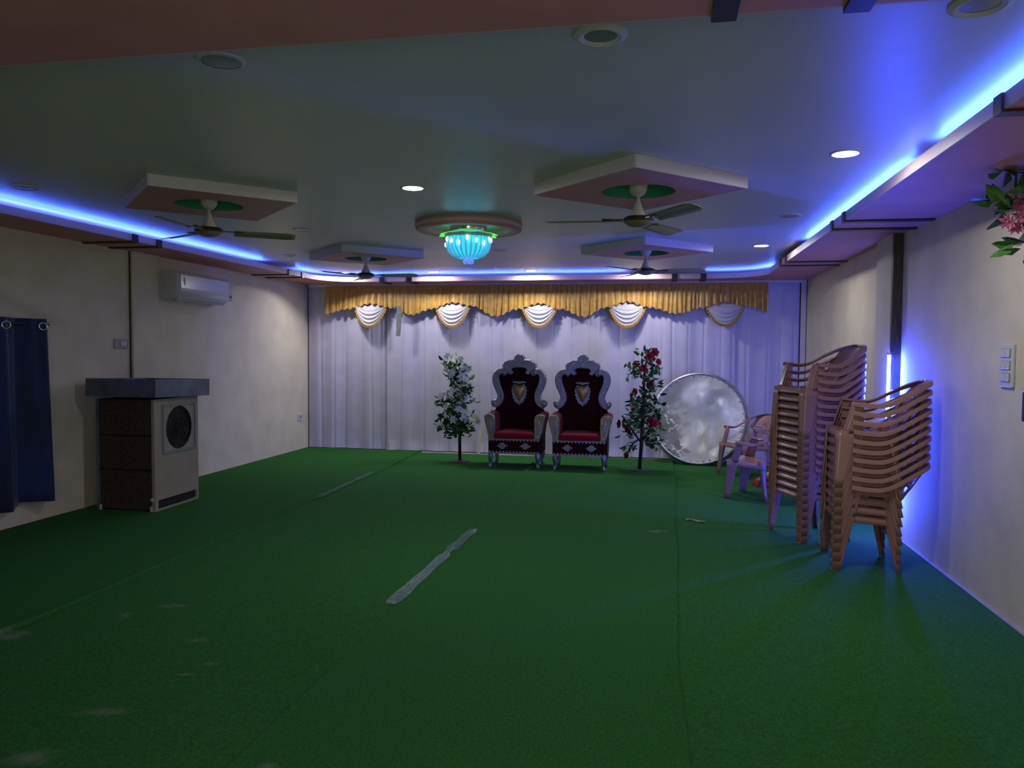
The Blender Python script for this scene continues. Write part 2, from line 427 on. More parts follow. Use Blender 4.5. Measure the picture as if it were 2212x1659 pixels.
drop(1.03, 1.885, 11.06, 2.47, 13, 'narrow bluish backdrop curtain in the back right corner behind the chairs')
fr = thing('backdrop_frame', 'white painted frame rail and post at the top right of the backdrop', 'frame', (0, 10.99, 0))
MB().box((-5.2, -.02, 2.445), (1.955, .02, ZS - .001)).build('rail', M_WSIDE, fr)
MB().box((1.895, -.02, 0.01), (1.955, .02, 2.444)).build('post', M_WSIDE, fr)

# gold valance with white swags
val = thing('valance', 'gathered gold satin valance with five white swags across the backdrop', 'valance', (0, 10.95, 2.45))
SW = [(-4.20, .265), (-2.94, .27), (-1.66, .27), (-.42, .275), (.90, .275)]
def val_bottom(x):
    d = -.385
    pts = [(-4.91, 2.045), (-4.55, 2.11), (-4.2, 2.19), (-3.9, 2.13), (-3.56, 2.02), (-3.25, 2.11), (-2.94, 2.20), (-2.65, 2.15), (-2.30, 2.00), (-1.97, 2.10), (-1.66, 2.18), (-1.36, 2.10), (-1.02, 1.99), (-.72, 2.12), (-.42, 2.20), (-.12, 2.12), (.26, 2.03), (.58, 2.11), (.90, 2.19), (1.18, 2.13), (1.46, 2.06)]
    for (a, za), (b, zb) in zip(pts, pts[1:]):
        if a <= x <= b:
            t = (x - a) / (b - a); t = t * t * (3 - 2 * t)
            return za + (zb - za) * t
    return pts[-1][1]
rv = random.Random(5); GF = []; xx = -4.93
while xx < 1.48:
    xx += rv.uniform(.045, .10); GF.append((xx, rv.uniform(.4, 1), rv.uniform(-.15, .15)))
def fv(u, v):
    x = -4.91 + 6.37 * u; zt = 2.45; zb = val_bottom(x); z = zt + (zb - zt) * v
    y = -.006 - .035 * v
    for fx, a, sl in GF:
        d = (x - fx - sl * (v - .3) * .15) / .016
        if abs(d) < 3: y += .040 * a * math.exp(-d * d) * (.3 + .7 * v)
    y -= .006 * sin(60 * x) * v
    if v > .99: z += .012 * sin(70 * x)
    return (x, y, z - 2.45)
g = MB(); g.grid(fv, 820, 10); g.build('gold_frill', M_GOLD, val, smooth=True)
for xc, w in SW:
    D = .33 if xc < 0.5 else .31
    def fs_(u, v):
        a = -1 + 2 * u; c = max(0, 1 - abs(a) ** 2.3)
        x = w * a * (1 - .06 * v)
        dep = .0 - v * D * c
        y = .020 - .075 * c * min(1, v * 2.2) - .012 * v + .007 * sin((v * 5.5 + .35 * a * a) * 2 * pi) * c * min(1, v * 3)
        return (xc + x, y, 2.20 - 2.45 + dep - .02 * (1 - c) + (.02 if v == 0 else 0))
    b = MB(); b.grid(fs_, 28, 40)
    sw = b.build('swag', M_SWAG, val, smooth=True); sw['label'] = 'white satin swag'
    def ff(u, v):
        a = -1 + 2 * u; c = max(0, 1 - abs(a) ** 2.3)
        p = fs_(u, 1.0)
        nx = a * .6; nz = -1
        k = .038 * v
        y = p[1] - .004 + .010 * sin(u * 2 * pi * 26) * (.3 + v)
        return (p[0] + nx * k, y, p[2] + nz * k * (.55 + .45 * c))
    b = MB(); b.grid(ff, 156, 2); fg = b.build('fringe', M_GOLDF, sw, smooth=True); fg['label'] = 'gold ruffled fringe'
tag(MB().grid(lambda u, v: (-3.785 + .07 * u + .008 * sin(4 * v), 10.90 + .006 * sin(7 * u + 9 * v), 2.16 - .45 * v), 6, 14).build('ribbon', M_RIB, solid=.003),
    'short grey net ribbon hanging below the gold valance near its left end', 'ribbon')
tag(MB().tube([(-2.535, 10.93, .009), (-2.52, 10.96, .36)], .022, 8).build('post', M_WALL), 'short cream post standing behind the white flower tree', 'post')
tag(MB().box((-3.96, 10.99, .01), (-3.925, 11.0, .13)).build('cloth_strip', M_WPLA), 'small white cloth strip hanging at the foot of the left backdrop', 'cloth')

# ------------------------------------------------------------------ thrones
def C(pts, cx=568., s=977., base=1499.): return [((a - cx) / s, (base - b) / s) for a, b in pts]
def mirror(h): return h + [(-x, z) for x, z in reversed(h) if abs(x) > 1e-6]
def smooth_poly(p, k=3):
    out = []; n = len(p)
    for i in range(n):
        p0, p1, p2, p3 = [Vector(p[(i + d) % n]) for d in (-1, 0, 1, 2)]
        for j in range(k):
            t = j / k
            out.append(tuple(.5 * ((2 * p1) + (p2 - p0) * t + (2 * p0 - 5 * p1 + 4 * p2 - p3) * t * t + (3 * p1 - p0 - 3 * p2 + p3) * t ** 3)))
    return out
def make_throne():
    t = thing('throne', 'left throne chair of maroon velvet with silver carved frame', 'throne', (-1.785, 9.93, .008))
    b = MB().bbox((-.33, -.26, .185), (.33, .20, .372), .008); b.build('seat_rail', M_VELVET, t)
    # seat cushion
    def cu(u, v):
        x = -.255 + .51 * u; y = -.265 + .42 * v
        e = min(u, 1 - u, 1) * 8; e2 = v * 8
        return (x, y, .45 + .02 * min(1, e) * min(1, e2) - .05 * max(0, 1 - e2) ** 2)
    c = MB(); R = []
    for k, (ins, z) in enumerate(((.0, .374), (-.004, .40), (-.004, .43), (.012, .452), (.05, .462))):
        x0, x1, y0, y1 = -.252 + ins, .252 - ins, -.275 + ins, .13
        R.append([(x0, y0, z), (0, y0 - .006, z + .004), (x1, y0, z), (x1, y1, z), (0, y1, z + .004), (x0, y1, z)])
    c.loft(R).build('seat_cushion', M_REDV, t, smooth='auto')
    # back
    half = [(0, 1.30), (.10, 1.29), (.16, 1.22), (.27, 1.215), (.335, 1.16), (.335, 1.06), (.29, .96), (.262, .88), (.275, .80), (.31, .74), (.345, .68), (.365, .60), (.35, .45), (.33, .37), (0, .37)]
    MB().prism(half + [(-x, z) for x, z in reversed(half) if x > 0], .13, .20, .0).build('backrest', M_VELVET, t)
    crest = C([(568, 75), (612, 84), (636, 112), (636, 142), (672, 148), (712, 150), (738, 168), (765, 178), (784, 200), (788, 232), (775, 262), (748, 285), (722, 318), (700, 342), (672, 346), (650, 330), (645, 305), (664, 288), (660, 270), (630, 258), (568, 255)])
    cr = MB().prism(crest + [(-x, z) for x, z in reversed(crest) if x > 1e-4], .085, .19, .010).build('crest', M_SILV, t)
    cr['label'] = 'embossed silver crest'
    sc = smooth_poly(C([(752, 275), (790, 258), (845, 265), (893, 305), (918, 370), (918, 430), (900, 495), (868, 560), (848, 612), (856, 652), (885, 668), (915, 668), (934, 695), (928, 735), (896, 765), (850, 768), (806, 738), (776, 692), (765, 640), (772, 580), (798, 508), (822, 440), (830, 385), (812, 345), (790, 345), (765, 362), (735, 352), (722, 325), (728, 298)]), 2)
    for sgn in (1, -1):
        b = MB().prism([(sgn * x, z) for x, z in sc], .07, .175, .012)
        # raised bead along the middle
        o = b.build('side_scroll', M_SILV, t); o['label'] = 'embossed silver side scroll'
        for (px, py, r) in ((770, 322, .022), (893, 718, .026)):
            q = C([(px, py)])[0]
            bo = MB().lathe([(r, 0), (r, .008), (r * .6, .016), (.002, .018)], 12, caps=False).build('boss', M_SILV, o)
            bo.rotation_euler = (RAD(90), 0, 0); bo.location = (sgn * q[0], .072, q[1])
    # heart emblem with leaf border
    leaf = []
    hb = C([(562, 745), (590, 705), (606, 722), (610, 690), (632, 690), (628, 660), (652, 645), (644, 618), (664, 598), (654, 572), (672, 545), (656, 530), (664, 505), (644, 495), (640, 470), (620, 462), (600, 470), (562, 480)], 562)
    em = MB().prism(hb + [(-x, z) for x, z in reversed(hb) if abs(x) > 1e-4], .108, .13, .005).build('emblem', M_SILV, t)
    em['label'] = 'silver leaf border with gold heart'
    hp = smooth_poly(C([(562, 682), (590, 640), (618, 590), (638, 540), (634, 500), (610, 478), (582, 480), (562, 492), (542, 480), (514, 478), (490, 500), (486, 540), (506, 590), (534, 640)], 562), 2)
    h2 = MB()
    cxh, czh = 0, C([(562, 560)], 562)[0][1]
    R = []
    for k, y in ((1, .108), (.85, .098), (.55, .090), (.2, .086)):
        R.append([(x * k, y, czh + (z - czh) * k) for x, z in hp])
    h2.loft(R).build('heart', M_HEART, em, smooth=True)
    bw = C([(562, 470), (600, 452), (640, 455), (655, 425), (630, 430), (600, 420), (580, 432), (562, 425)], 562)
    MB().prism(bw + [(-x, z) for x, z in reversed(bw) if abs(x) > 1e-4], .105, .13, .004).build('bow', M_SILV, em)
    # arms
    for sgn in (1, -1):
        prof = [(.262, .375), (.330, .375), (.352, .46), (.378, .56), (.396, .63), (.390, .665), (.365, .682), (.325, .684), (.285, .672), (.264, .64), (.258, .56)]
        b = MB(); b.loft([[(sgn * x, -.20, z) for x, z in prof], [(sgn * x, .16, z + .02) for x, z in prof]])
        a = b.build('armrest', M_REDV, t, smooth='auto'); a['label'] = 'red velvet armrest'
        pl = MB().prism([(sgn * (x * 1.0 + (.004 if x > .3 else -.004)), z + (.006 if z > .6 else 0)) for x, z in prof], -.235, -.20, .008).build('front_plate', M_SGOLD, a)
        pl['label'] = 'embossed silver gold plate'
        MB().box((sgn * .325 if sgn > 0 else -.345, -.2, .19), (.345 if sgn > 0 else -.325, .18, .42)).build('side_panel', M_VELVET, a)
        orn = [(.305, .42), (.325, .47), (.335, .53), (.332, .575), (.318, .60), (.30, .585), (.288, .54), (.29, .48)]
        ob = MB().prism([(sgn * x, z) for x, z in smooth_poly(orn, 2)], -.247, -.234, .005).build('plate_ornament', M_SILV, a); ob['label'] = 'raised silver leaf ornament'
    # trims
    for z, d in ((.372, -1), (.187, 1)):
        b = MB(); b.box((-.335, -.272, z - .008), (.335, -.259, z + .008))
        N = 15
        for i in range(N):
            x0 = -.335 + .67 * i / N; x1 = x0 + .67 / N
            b.prism([(x0, z + d * .007), (x1, z + d * .007), ((x0 + x1) / 2, z + d * .034)], -.270, -.259)
        b.build('zigzag_trim', M_SILV, t)['label'] = 'silver zigzag trim'
    for x in (-.150, .150):
        q = [(.078, 0), (.055, .010), (.035, .025), (.012, .042), (0, .046), (-.012, .042), (-.035, .025), (-.055, .010), (-.078, 0), (-.055, -.010), (-.035, -.025), (-.012, -.042), (0, -.046), (.012, -.042), (.035, -.025), (.055, -.010)]
        MB().prism([(x + a, .280 + c_) for a, c_ in q], -.272, -.259, .004).build('diamond_ornament', M_SILV, t)['label'] = 'silver diamond ornament'
    for sx, sy in ((1, -1), (-1, -1), (1, 1), (-1, 1)):
        x, y = sx * .30, (-.225 if sy < 0 else .165)
        b = MB(); b.tube([(x, y, .19), (x + sx * .010, y + sy * .012, .15), (x + sx * .008, y + sy * .010, .10), (x, y, .05), (x + sx * .012, y + sy * .014, .014), (x + sx * .02, y + sy * .022, .0)], [.036, .036, .026, .018, .022, .020], 10)
        b.build('leg', M_SILV, t, smooth='auto')['label'] = 'curved silver leg'
    return t
thr = make_throne()
th2 = copy_tree(thr); th2.location = (-.945, 9.90, .008)
th2['label'] = 'right throne chair of maroon velvet, beside the red rose tree'
thr['label'] = 'left throne chair of maroon velvet, beside the white flower tree'
for o in (thr, th2): o['group'] = 'pair of throne chairs'

# ------------------------------------------------------------------ flower trees
def petal_flower(rad, n, seed, open_=.55):
    rnd = random.Random(seed); b = MB()
    for i in range(n):
        a = 2 * pi * i / n + rnd.uniform(-.15, .15); w = .42 if n < 8 else .3
        L = rad * rnd.uniform(.85, 1.1)
        d = Vector((cos(a), sin(a), 0)); s = Vector((-sin(a), cos(a), 0)); z = Vector((0, 0, 1))
        p = [Vector((0, 0, 0)), d * L * .5 + s * L * w * .7 + z * L * .22 * open_, d * L + z * L * .18 * open_, d * L * .5 - s * L * w * .7 + z * L * .22 * open_, d * L * .55 + z * L * .12 * open_]
        b.add(p, [(0, 1, 4), (1, 2, 4), (2, 3, 4), (3, 0, 4)])
    b.lathe([(rad * .16, 0), (rad * .2, rad * .12), (rad * .05, rad * .3)], 6)
    return b
def rose(rad, seed):
    rnd = random.Random(seed); b = MB()
    for k, (r, h, n) in enumerate(((1, .12, 6), (.72, .32, 5), (.42, .5, 4))):
        for i in range(n):
            a = 2 * pi * (i + .5 * k) / n; d = Vector((cos(a), sin(a), 0)); s = Vector((-sin(a), cos(a), 0)); z = Vector((0, 0, 1))
            R = rad * r
            b.add([z * .1 * rad, d * R * .6 + s * R * .5 + z * h * rad, d * R + s * R * .2 + z * (h + .12) * rad, d * R - s * R * .2 + z * (h + .12) * rad, d * R * .6 - s * R * .5 + z * h * rad], [(0, 1, 2), (0, 2, 3), (0, 3, 4)])
    return b
def leaves(b, c, n, L, rnd, spread):
    for _ in range(n):
        p = Vector(c) + Vector((rnd.gauss(0, spread), rnd.gauss(0, spread), rnd.gauss(0, spread)))
        d = Vector((rnd.uniform(-1, 1), rnd.uniform(-1, .6), rnd.uniform(-.8, .6))).normalized()
        s = d.cross(Vector((rnd.uniform(-1, 1), rnd.uniform(-1, 1), 1))).normalized(); nn = d.cross(s)
        l = L * rnd.uniform(.7, 1.2); w = l * .26
        q = [p, p + d * l * .35 + s * w + nn * w * .3, p + d * l * .35 - s * w + nn * w * .3, p + d * l * .7 + s * w * .8 - nn * w * .1, p + d * l * .7 - s * w * .8 - nn * w * .1, p + d * l - nn * w * .6, p + d * l * .5 - nn * w * .25]
        b.add(q, [(0, 1, 6), (0, 6, 2), (1, 3, 6), (2, 6, 4), (3, 5, 6), (5, 4, 6)])
FLOWER_MESH = {}
def put_flower(parent, mesh_o, p, aim, sc):
    o = mesh_o.copy() if mesh_o.parent is None and 'used' in FLOWER_MESH.get(mesh_o.name, ()) else mesh_o
    return o
def flower_tree(name, label, loc, pts, clusters, kind, trunkpts, stubs):
    t = thing(name, label, 'flower tree', loc)
    MB().lathe([(.13, 0), (.13, .012), (.11, .02), (.03, .024)], 20).build('base', M_BASE, t, smooth='auto')
    MB().tube(trunkpts, [.022] * (len(trunkpts) - 2) + [.014, .008], 8).build('trunk', M_BLACK, t, smooth=True)
    for s in stubs: MB().tube(s, .013, 6).build('branch', M_BLACK, t, smooth=True)
    rnd = random.Random(len(pts) * 3 + 1)
    b = MB(); b2 = MB()
    for i, c in enumerate(clusters):
        leaves(b if i % 3 else b2, c, 13, .105 if kind == 'white' else .095, rnd, .038)
    f1 = b.build('leaves', M_LEAF, t); f1['kind'] = 'stuff'
    f2 = b2.build('light_leaves', M_LEAFL, t); f2['kind'] = 'stuff'; f2['label'] = 'lighter green leaves'
    protos = []
    for k in range(3):
        protos.append((petal_flower(.072, 6, k) if kind == 'white' else rose(.052, k)))
    meshes = [None] * 3
    for i, p in enumerate(pts):
        k = i % 3
        if meshes[k] is None:
            o = protos[k].build('flower', M_WFLOW if kind == 'white' else M_RFLOW, t, smooth=False); meshes[k] = o
        else:
            o = meshes[k].copy(); COL.objects.link(o); o.parent = t
        o.location = p
        d = Vector((p[0] * 1.5 + rnd.uniform(-.15, .15), p[1] * 1.2 - .16, rnd.uniform(-.05, .12) + (.12 if p[2] > 1.3 else 0))).normalized()
        o.rotation_euler = d.to_track_quat('Z', 'Y').to_euler()
        s = rnd.uniform(.8, 1.2); o.scale = (s, s, s)
    return t
rn = random.Random(21)
WP = [(280, 110), (390, 80), (450, 150), (330, 120), (265, 250), (350, 240), (480, 240), (540, 280), (490, 310), (350, 330), (500, 380), (330, 370), (440, 480), (540, 420), (400, 600), (350, 580), (180, 670), (230, 650), (300, 700), (620, 640), (480, 680), (540, 700), (270, 800), (430, 770), (380, 800), (460, 840), (500, 880), (540, 910), (260, 920), (310, 890), (370, 980), (630, 950), (560, 1020), (610, 1000), (700, 1000), (190, 1070), (230, 1100), (520, 960), (440, 920), (310, 650), (450, 620)]
wpos = [((a - 432) / 1047, -.06 + rn.uniform(-.09, .05), (1590 - c) / 1047) for a, c in WP]
WC = [(260, 210), (270, 310), (290, 400), (350, 460), (420, 340), (400, 200), (450, 280), (480, 420), (420, 420), (540, 500), (520, 560), (440, 560), (430, 660), (360, 680), (180, 720), (250, 820), (320, 760), (560, 680), (500, 760), (400, 740), (380, 860), (450, 900), (300, 980), (170, 1000), (250, 1050), (330, 1060), (400, 1080), (480, 1060), (560, 1110), (330, 1180), (430, 1150), (270, 1120), (520, 1020), (400, 950), (290, 860), (500, 960), (380, 560)]
wcl = [((a - 432) / 1047, rn.uniform(-.11, .10), (1590 - c) / 1047) for a, c in WC]
flower_tree('flower_tree', 'slim artificial tree of white lily flowers left of the thrones', (-2.59, 10.05, .008), wpos, wcl, 'white',
            [(0, 0, .02), (-.005, 0, .3), (.0, 0, .5), (-.02, 0, .8), (.02, 0, 1.1), (-.03, 0, 1.4)],
            [[(0, 0, .36), (-.12, .0, .50), (-.225, 0, .66)], [(0, 0, .36), (.09, .0, .50), (.195, -.01, .70)]])
RP = [(530, 88), (470, 140), (575, 208), (310, 240), (415, 310), (400, 285), (470, 490), (300, 585), (290, 775), (500, 950), (545, 975), (590, 1000), (110, 995), (210, 1050), (230, 1080), (205, 1385)]
rpos = [((a - 373) / 1001, -.05 + rn.uniform(-.08, .04), (1580 - c) / 1001) for a, c in RP]
RC = [(380, 110), (430, 130), (500, 180), (280, 300), (270, 330), (340, 370), (440, 250), (520, 290), (460, 390), (480, 410), (570, 450), (430, 580), (480, 540), (540, 690), (300, 690), (310, 720), (350, 780), (450, 740), (420, 700), (260, 900), (330, 940), (330, 1040), (560, 860), (580, 880), (540, 1060), (500, 1180), (520, 1210), (430, 880), (450, 1000), (380, 900), (280, 960), (470, 820), (190, 1100), (250, 1270), (460, 1120)]
rcl = [((a - 373) / 1001, rn.uniform(-.10, .09), (1580 - c) / 1001) for a, c in RC]
flower_tree('flower_tree', 'slim artificial tree of red rose flowers right of the thrones', (-.19, 9.83, .008), rpos, rcl, 'red',
            [(-.01, 0, .02), (.01, 0, .35), (.02, 0, .6), (.03, 0, .9), (.03, 0, 1.15), (.06, 0, 1.42)],
            [[(0, 0, .36), (-.10, 0, .50), (-.235, 0, .69)], [(.01, 0, .36), (.08, 0, .48), (.17, 0, .62)], [(-.01, -.02, .40), (-.08, -.03, .36), (-.12, -.04, .30), (-.165, -.05, .21)]])

# ------------------------------------------------------------------ big round metal tray
tr = thing('round_tray', 'huge round dented metal cooking tray leaning against the backdrop', 'tray', (.56, 10.52, .008))
NR = 56
def ring(r, yy): return [(r * cos(2 * pi * j / NR), yy, r * sin(2 * pi * j / NR)) for j in range(NR)]
rd = random.Random(3)
lv = [(rd.uniform(-.5, .5), rd.uniform(-.5, .5), rd.uniform(.08, .2), rd.uniform(-.016, .016)) for _ in range(34)]
def dent(x, z):
    return sum(h * math.exp(-((x - a) ** 2 + (z - c) ** 2) / (w * w)) for a, c, w, h in lv)
b = MB(); rings = []
for k in range(0, 15):
    r = .59 * (k / 14) if k else .004
    rings.append([(x, dent(x, z), z) for x, _, z in ring(r, 0)])
b.loft(rings, True, False); face = b.build('base_disc', M_DISH, tr, smooth=True)
b = MB(); b.loft([ring(.59, .0), ring(.603, -.006), ring(.612, .004), ring(.632, .105), ring(.648, .112), ring(.648, .124), ring(.628, .124)], True, False)
b.build('side_wall', M_DISHR, tr, smooth='auto')
rv0 = None
for k in range(44):
    a = 2 * pi * k / 44; r = .575
    if rv0 is None:
        rv0 = MB().box((-.013, -.005, -.004), (.013, .0, .004)).build('rivet', M_DARK, tr); o = rv0
    else:
        o = rv0.copy(); COL.objects.link(o); o.parent = tr
    o.location = (r * cos(a), -.001 + dent(r * cos(a), r * sin(a)), r * sin(a)); o.rotation_euler = (0, -a + rd.uniform(-.8, .8), 0); s = rd.uniform(.5, 1.1); o.scale = (s, 1, s)
tr.rotation_euler = (RAD(-13), 0, RAD(-8)); tr.location = (.555, 10.575, .008 + .648 * cos(RAD(13)) - .02)

# ------------------------------------------------------------------ plastic chairs
def make_chair():
    t = thing('plastic_chair', 'chair', 'chair')
    hw_f, hw_r = .235, .205
    # seat with rolled edges
    def seat(u, v):
        a = -1 + 2 * u; y = -.185 + .37 * v
        hw = .225 - .03 * v
        z = .392 - .035 * v - .010 * (1 - a * a) * sin(pi * v)
        return (hw * a, y, z)
    b = MB(); b.grid(seat, 10, 8)
    # front lip and side aprons
    b.grid(lambda u, v: (.225 * (-1 + 2 * u), -.175 - .022 * sin(v * pi / 2) - .012 * (1 - (2 * u - 1) ** 2) * v, .392 - .048 * v ** 1.4), 10, 4)
    for s in (1, -1):
        b.grid(lambda u, v: (s * ((.225 - .03 * u) + .014 * v), -.175 + .36 * u, .392 - .035 * u - .05 * v), 8, 2)
    b.build('seat', M_CHAIR, t, smooth='auto', solid=.005)
    # rim path: arm front -> bend -> back top
    half = [(.232, -.105, .590), (.238, -.03, .580), (.238, .05, .576), (.234, .11, .586), (.225, .18, .618), (.205, .255, .662), (.165, .33, .702), (.105, .385, .727), (.045, .41, .737), (0, .416, .739)]
    def cat(P, k=3):
        out = []
        P = [Vector(p) for p in P]; n = len(P)
        for i in range(n - 1):
            p0, p1, p2, p3 = P[max(i - 1, 0)], P[i], P[i + 1], P[min(i + 2, n - 1)]
            for j in range(k):
                s_ = j / k
                out.append(.5 * ((2 * p1) + (p2 - p0) * s_ + (2 * p0 - 5 * p1 + 4 * p2 - p3) * s_ ** 2 + (3 * p1 - p0 - 3 * p2 + p3) * s_ ** 3))
        out.append(P[-1]); return out
    hp = cat(half)
    # backrest: upper panel following the rim
    def back_y(z, x):
        zz = (z - .36) / .38
        return .165 + .25 * zz ** 1.15 - .55 * x * x * (.6 + .4 * zz)
    def rim_w(z):
        for p, q in zip(hp, hp[1:]):
            if p.z <= z <= q.z and q.z > p.z: return p.x + (q.x - p.x) * (z - p.z) / (q.z - p.z), p.y + (q.y - p.y) * (z - p.z) / (q.z - p.z)
        return None
    def panel(z0, z1, w0, w1, nx=12, nz=6, top=False):
        def f(u, v):
            a = -1 + 2 * u; z = z0 + (z1 - z0) * v
            if top:
                zz = z0 + (z1 - z0) * v
                w = w0 + (w1 - w0) * v
                x = w * a
                # follow the arched rim
                zt = .739 - .30 * abs(x) ** 1.35 * 2.2
                zt = min(zt, .737)
                z = z0 + (zt - z0) * v
            else:
                x = (w0 + (w1 - w0) * v) * a
            return (x, back_y(z, x), z)
        return f, nx, nz
    bb = MB()
    f, nx, nz = panel(.565, .735, .200, .165, 16, 7, True); bb.grid(f, nx, nz)
    f, nx, nz = panel(.360, .470, .185, .180); bb.grid(f, nx, nz)
    f, nx, nz = panel(.500, .545, .178, .172, 12, 2); bb.grid(f, nx, nz)
    # uprights tying slats together
    for xs in (-.15, 0, .15):
        bb.grid(lambda u, v: (xs - .022 + .044 * u, back_y(.36 + .26 * v, xs) - .001, .36 + .26 * v), 2, 6)
    bb.build('backrest', M_CHAIR, t, smooth='auto', solid=.005)
    # rim/arms: flat top band with an outer flange
    for s in (1, -1):
        b = MB(); rings = []
        for i, p in enumerate(hp):
            d = (hp[min(i + 1, len(hp) - 1)] - hp[max(i - 1, 0)]).normalized()
            side = Vector((d.y, -d.x, 0))
            if side.length < .05: side = Vector((1, 0, 0))
            side.normalize()                        # points outward (+x / back)
            if i == len(hp) - 1: side = Vector((0, 1, 0))
            upv = Vector((0, 0, 1))
            wi = .024
            q = [p - side * wi - upv * .007, p - side * wi * .9, p + side * wi * .8 + upv * .001, p + side * wi - upv * .005, p + side * (wi + .003) - upv * .025, p + side * (wi - .003) - upv * .025, p + side * (wi - .007) - upv * .007]
            rings.append([(s * v.x, v.y, v.z) for v in q])
        b.loft(rings, True, True)
        # front post from the arm to the seat (open L section)
        def leg_section(z, wz, x, y, th=.005):
            return None
        def lpost(z0, z1, ya, yb, wa, wb, nz=6):
            def F(v):
                z = z0 + (z1 - z0) * v
                return s * (.252 - .022 * z / .59), ya + (yb - ya) * v, z, wa + (wb - wa) * v
            e = .018
            def S(u, v):      # L section with a rounded outer front corner
                x, y, z, w = F(v)
                if u < .35: t = u / .35; return (x - s * (e + (w * .55) * (1 - t)), y, z)
                if u < .6: t = (u - .35) / .25 * pi / 2; return (x - s * (e - e * sin(t)), y + e - e * cos(t), z)
                t = (u - .6) / .4; return (x, y + e + (w - e) * t, z)
            b.grid(S, 20, nz)
        bz = MB()
        lpost(.37, .588, -.170, -.105, .085, .075)
        b.build('armrest', M_CHAIR, t, smooth='auto', solid=.004)
        b = MB()
        lpost(0, .392, -.225, -.205, .055, .125)
        b.box((s * .252 - .004 if s < 0 else .205, -.2305, .004), (-.205 if s < 0 else .256, -.222, .012))
        b.build('leg', M_CHAIR, t, smooth='auto', solid=.004)
        b = MB()
        def G(v):
            z = .40 * v
            return s * (.235 - .035 * v), .222 - .045 * v - .03 * sin(v * pi) * .4, z, .032 + .045 * v ** 2
        b.grid(lambda u, v: (G(v)[0] - s * G(v)[3] * .9 * u, G(v)[1], G(v)[2]), 2, 6)
        b.grid(lambda u, v: (G(v)[0], G(v)[1] - G(v)[3] * u, G(v)[2]), 2, 6)
        b.build('leg', M_CHAIR, t, smooth='auto', solid=.004)
    return t
ORD = ['lowest', 'second from the bottom', 'third from the bottom', 'fourth from the bottom', 'fifth from the bottom', 'sixth from the bottom', 'seventh from the bottom', 'eighth from the bottom', 'ninth from the bottom', 'tenth from the bottom', 'eleventh from the bottom', 'third from the top', 'second from the top', 'topmost']
def face(dx, dy): return math.atan2(dx, -dy)
chair0 = make_chair()
def put_chair(x, y, z, rz, label, group, first=[True]):
    c = chair0 if first[0] else copy_tree(chair0); first[0] = False
    c.location = (x, y, z); c.rotation_euler = (0, 0, rz); c['label'] = label
    if group: c['group'] = group
    return c
rj = random.Random(9)
for k in range(10):
    nm = ORD[k] if k < 7 else ('third from the top', 'second from the top', 'topmost')[k - 7]
    put_chair(1.437 + rj.uniform(-.003, .003), 5.835, .009 + k * .0635, face(-1, .035), f'tan plastic armchair, {nm} of the ten-chair stack nearest the camera', 'front stack of tan plastic chairs')
for k in range(14):
    nm = ORD[k] if k < 11 else ('third from the top', 'second from the top', 'topmost')[k - 11]
    put_chair(1.236 + rj.uniform(-.003, .003), 6.614, .009 + k * .0635, face(-.93, -.37), f'tan plastic armchair, {nm} of the taller fourteen-chair stack behind', 'rear stack of tan plastic chairs')
put_chair(1.005, 8.307, .009, face(-.9, .44), 'single tan plastic armchair on the carpet just behind the tall stack', None)
put_chair(1.07, 9.74, .009, face(-.78, -.62), 'single peach plastic armchair furthest back, beside the round metal tray', None)

# ------------------------------------------------------------------ desert cooler
co = thing('air_cooler', 'large grey beige desert air cooler with metal top tray by the left wall', 'air cooler', (-4.78, 6.62, .008))
x0, x1, y0, y1 = -.30, .30, -.34, .34
b = MB().box((x0 + .02, y0 + .03, .03), (x1 - .02, y1 - .01, 1.03)); b.build('tank_body', M_DARK, co)
for (xa, ya) in ((x0, y0), (x1 - .03, y0), (x0, y1 - .03), (x1 - .03, y1 - .03)):
    MB().box((xa, ya, .0), (xa + .03, ya + .03, 1.03)).build('corner_post', M_COOLB if xa > 0 else M_GREYM, co)
# side panel facing the room with a round fan hole
N = 40; cy_, cz_, R = .035, .745, .205
outer = [(y0 + .03, .10), (y1 - .03, .10), (y1 - .03, 1.03), (y0 + .03, 1.03)]
sp = MB(); vs = []; 
def sq(a):
    c, s = cos(a), sin(a); hx, hz = (.31, .30)
    k = min(((outer[1][0] - cy_) if c > 0 else (cy_ - outer[0][0])) / max(abs(c), 1e-6), ((1.03 - cz_) if s > 0 else (cz_ - .10)) / max(abs(s), 1e-6))
    return (cy_ + c * k, cz_ + s * k)
angs = sorted([2 * pi * i / N for i in range(N)] + [math.atan2(z - cz_, y - cy_) % (2 * pi) for y, z in outer])
A = [(x1 - .012, cy_ + R * cos(a), cz_ + R * sin(a)) for a in angs]; Bq = [(x1 - .012, *sq(a)) for a in angs]
A2 = [(x1, p[1], p[2]) for p in A]; B2 = [(x1, p[1], p[2]) for p in Bq]
sp.loft([A, A2, B2, Bq], True, False); sp.build('side_panel', M_COOLB, co)
f = MB()
for (a, c, d, e) in ((-.235, .285, .515, .535), (-.235, .285, .955, .975)):
    f.box((x1, cy_ - .26, d), (x1 + .012, cy_ + .26, e))
for yy in (cy_ - .26, cy_ + .24): f.box((x1, yy, .535), (x1 + .012, yy + .02, .955))
f.build('grille_frame', M_COOLG, co)
gr = MB()
for k in range(1, 5): gr.lathe([(R * k / 4.3, 0), (R * k / 4.3 + .004, .004), (R * k / 4.3, .008), (R * k / 4.3 - .004, .004), (R * k / 4.3, 0)], 32, caps=False)
for k in range(8):
    a = pi * k / 8; d = Vector((cos(a), sin(a), 0)) * R
    gr.tube([-d, d], .003, 5)
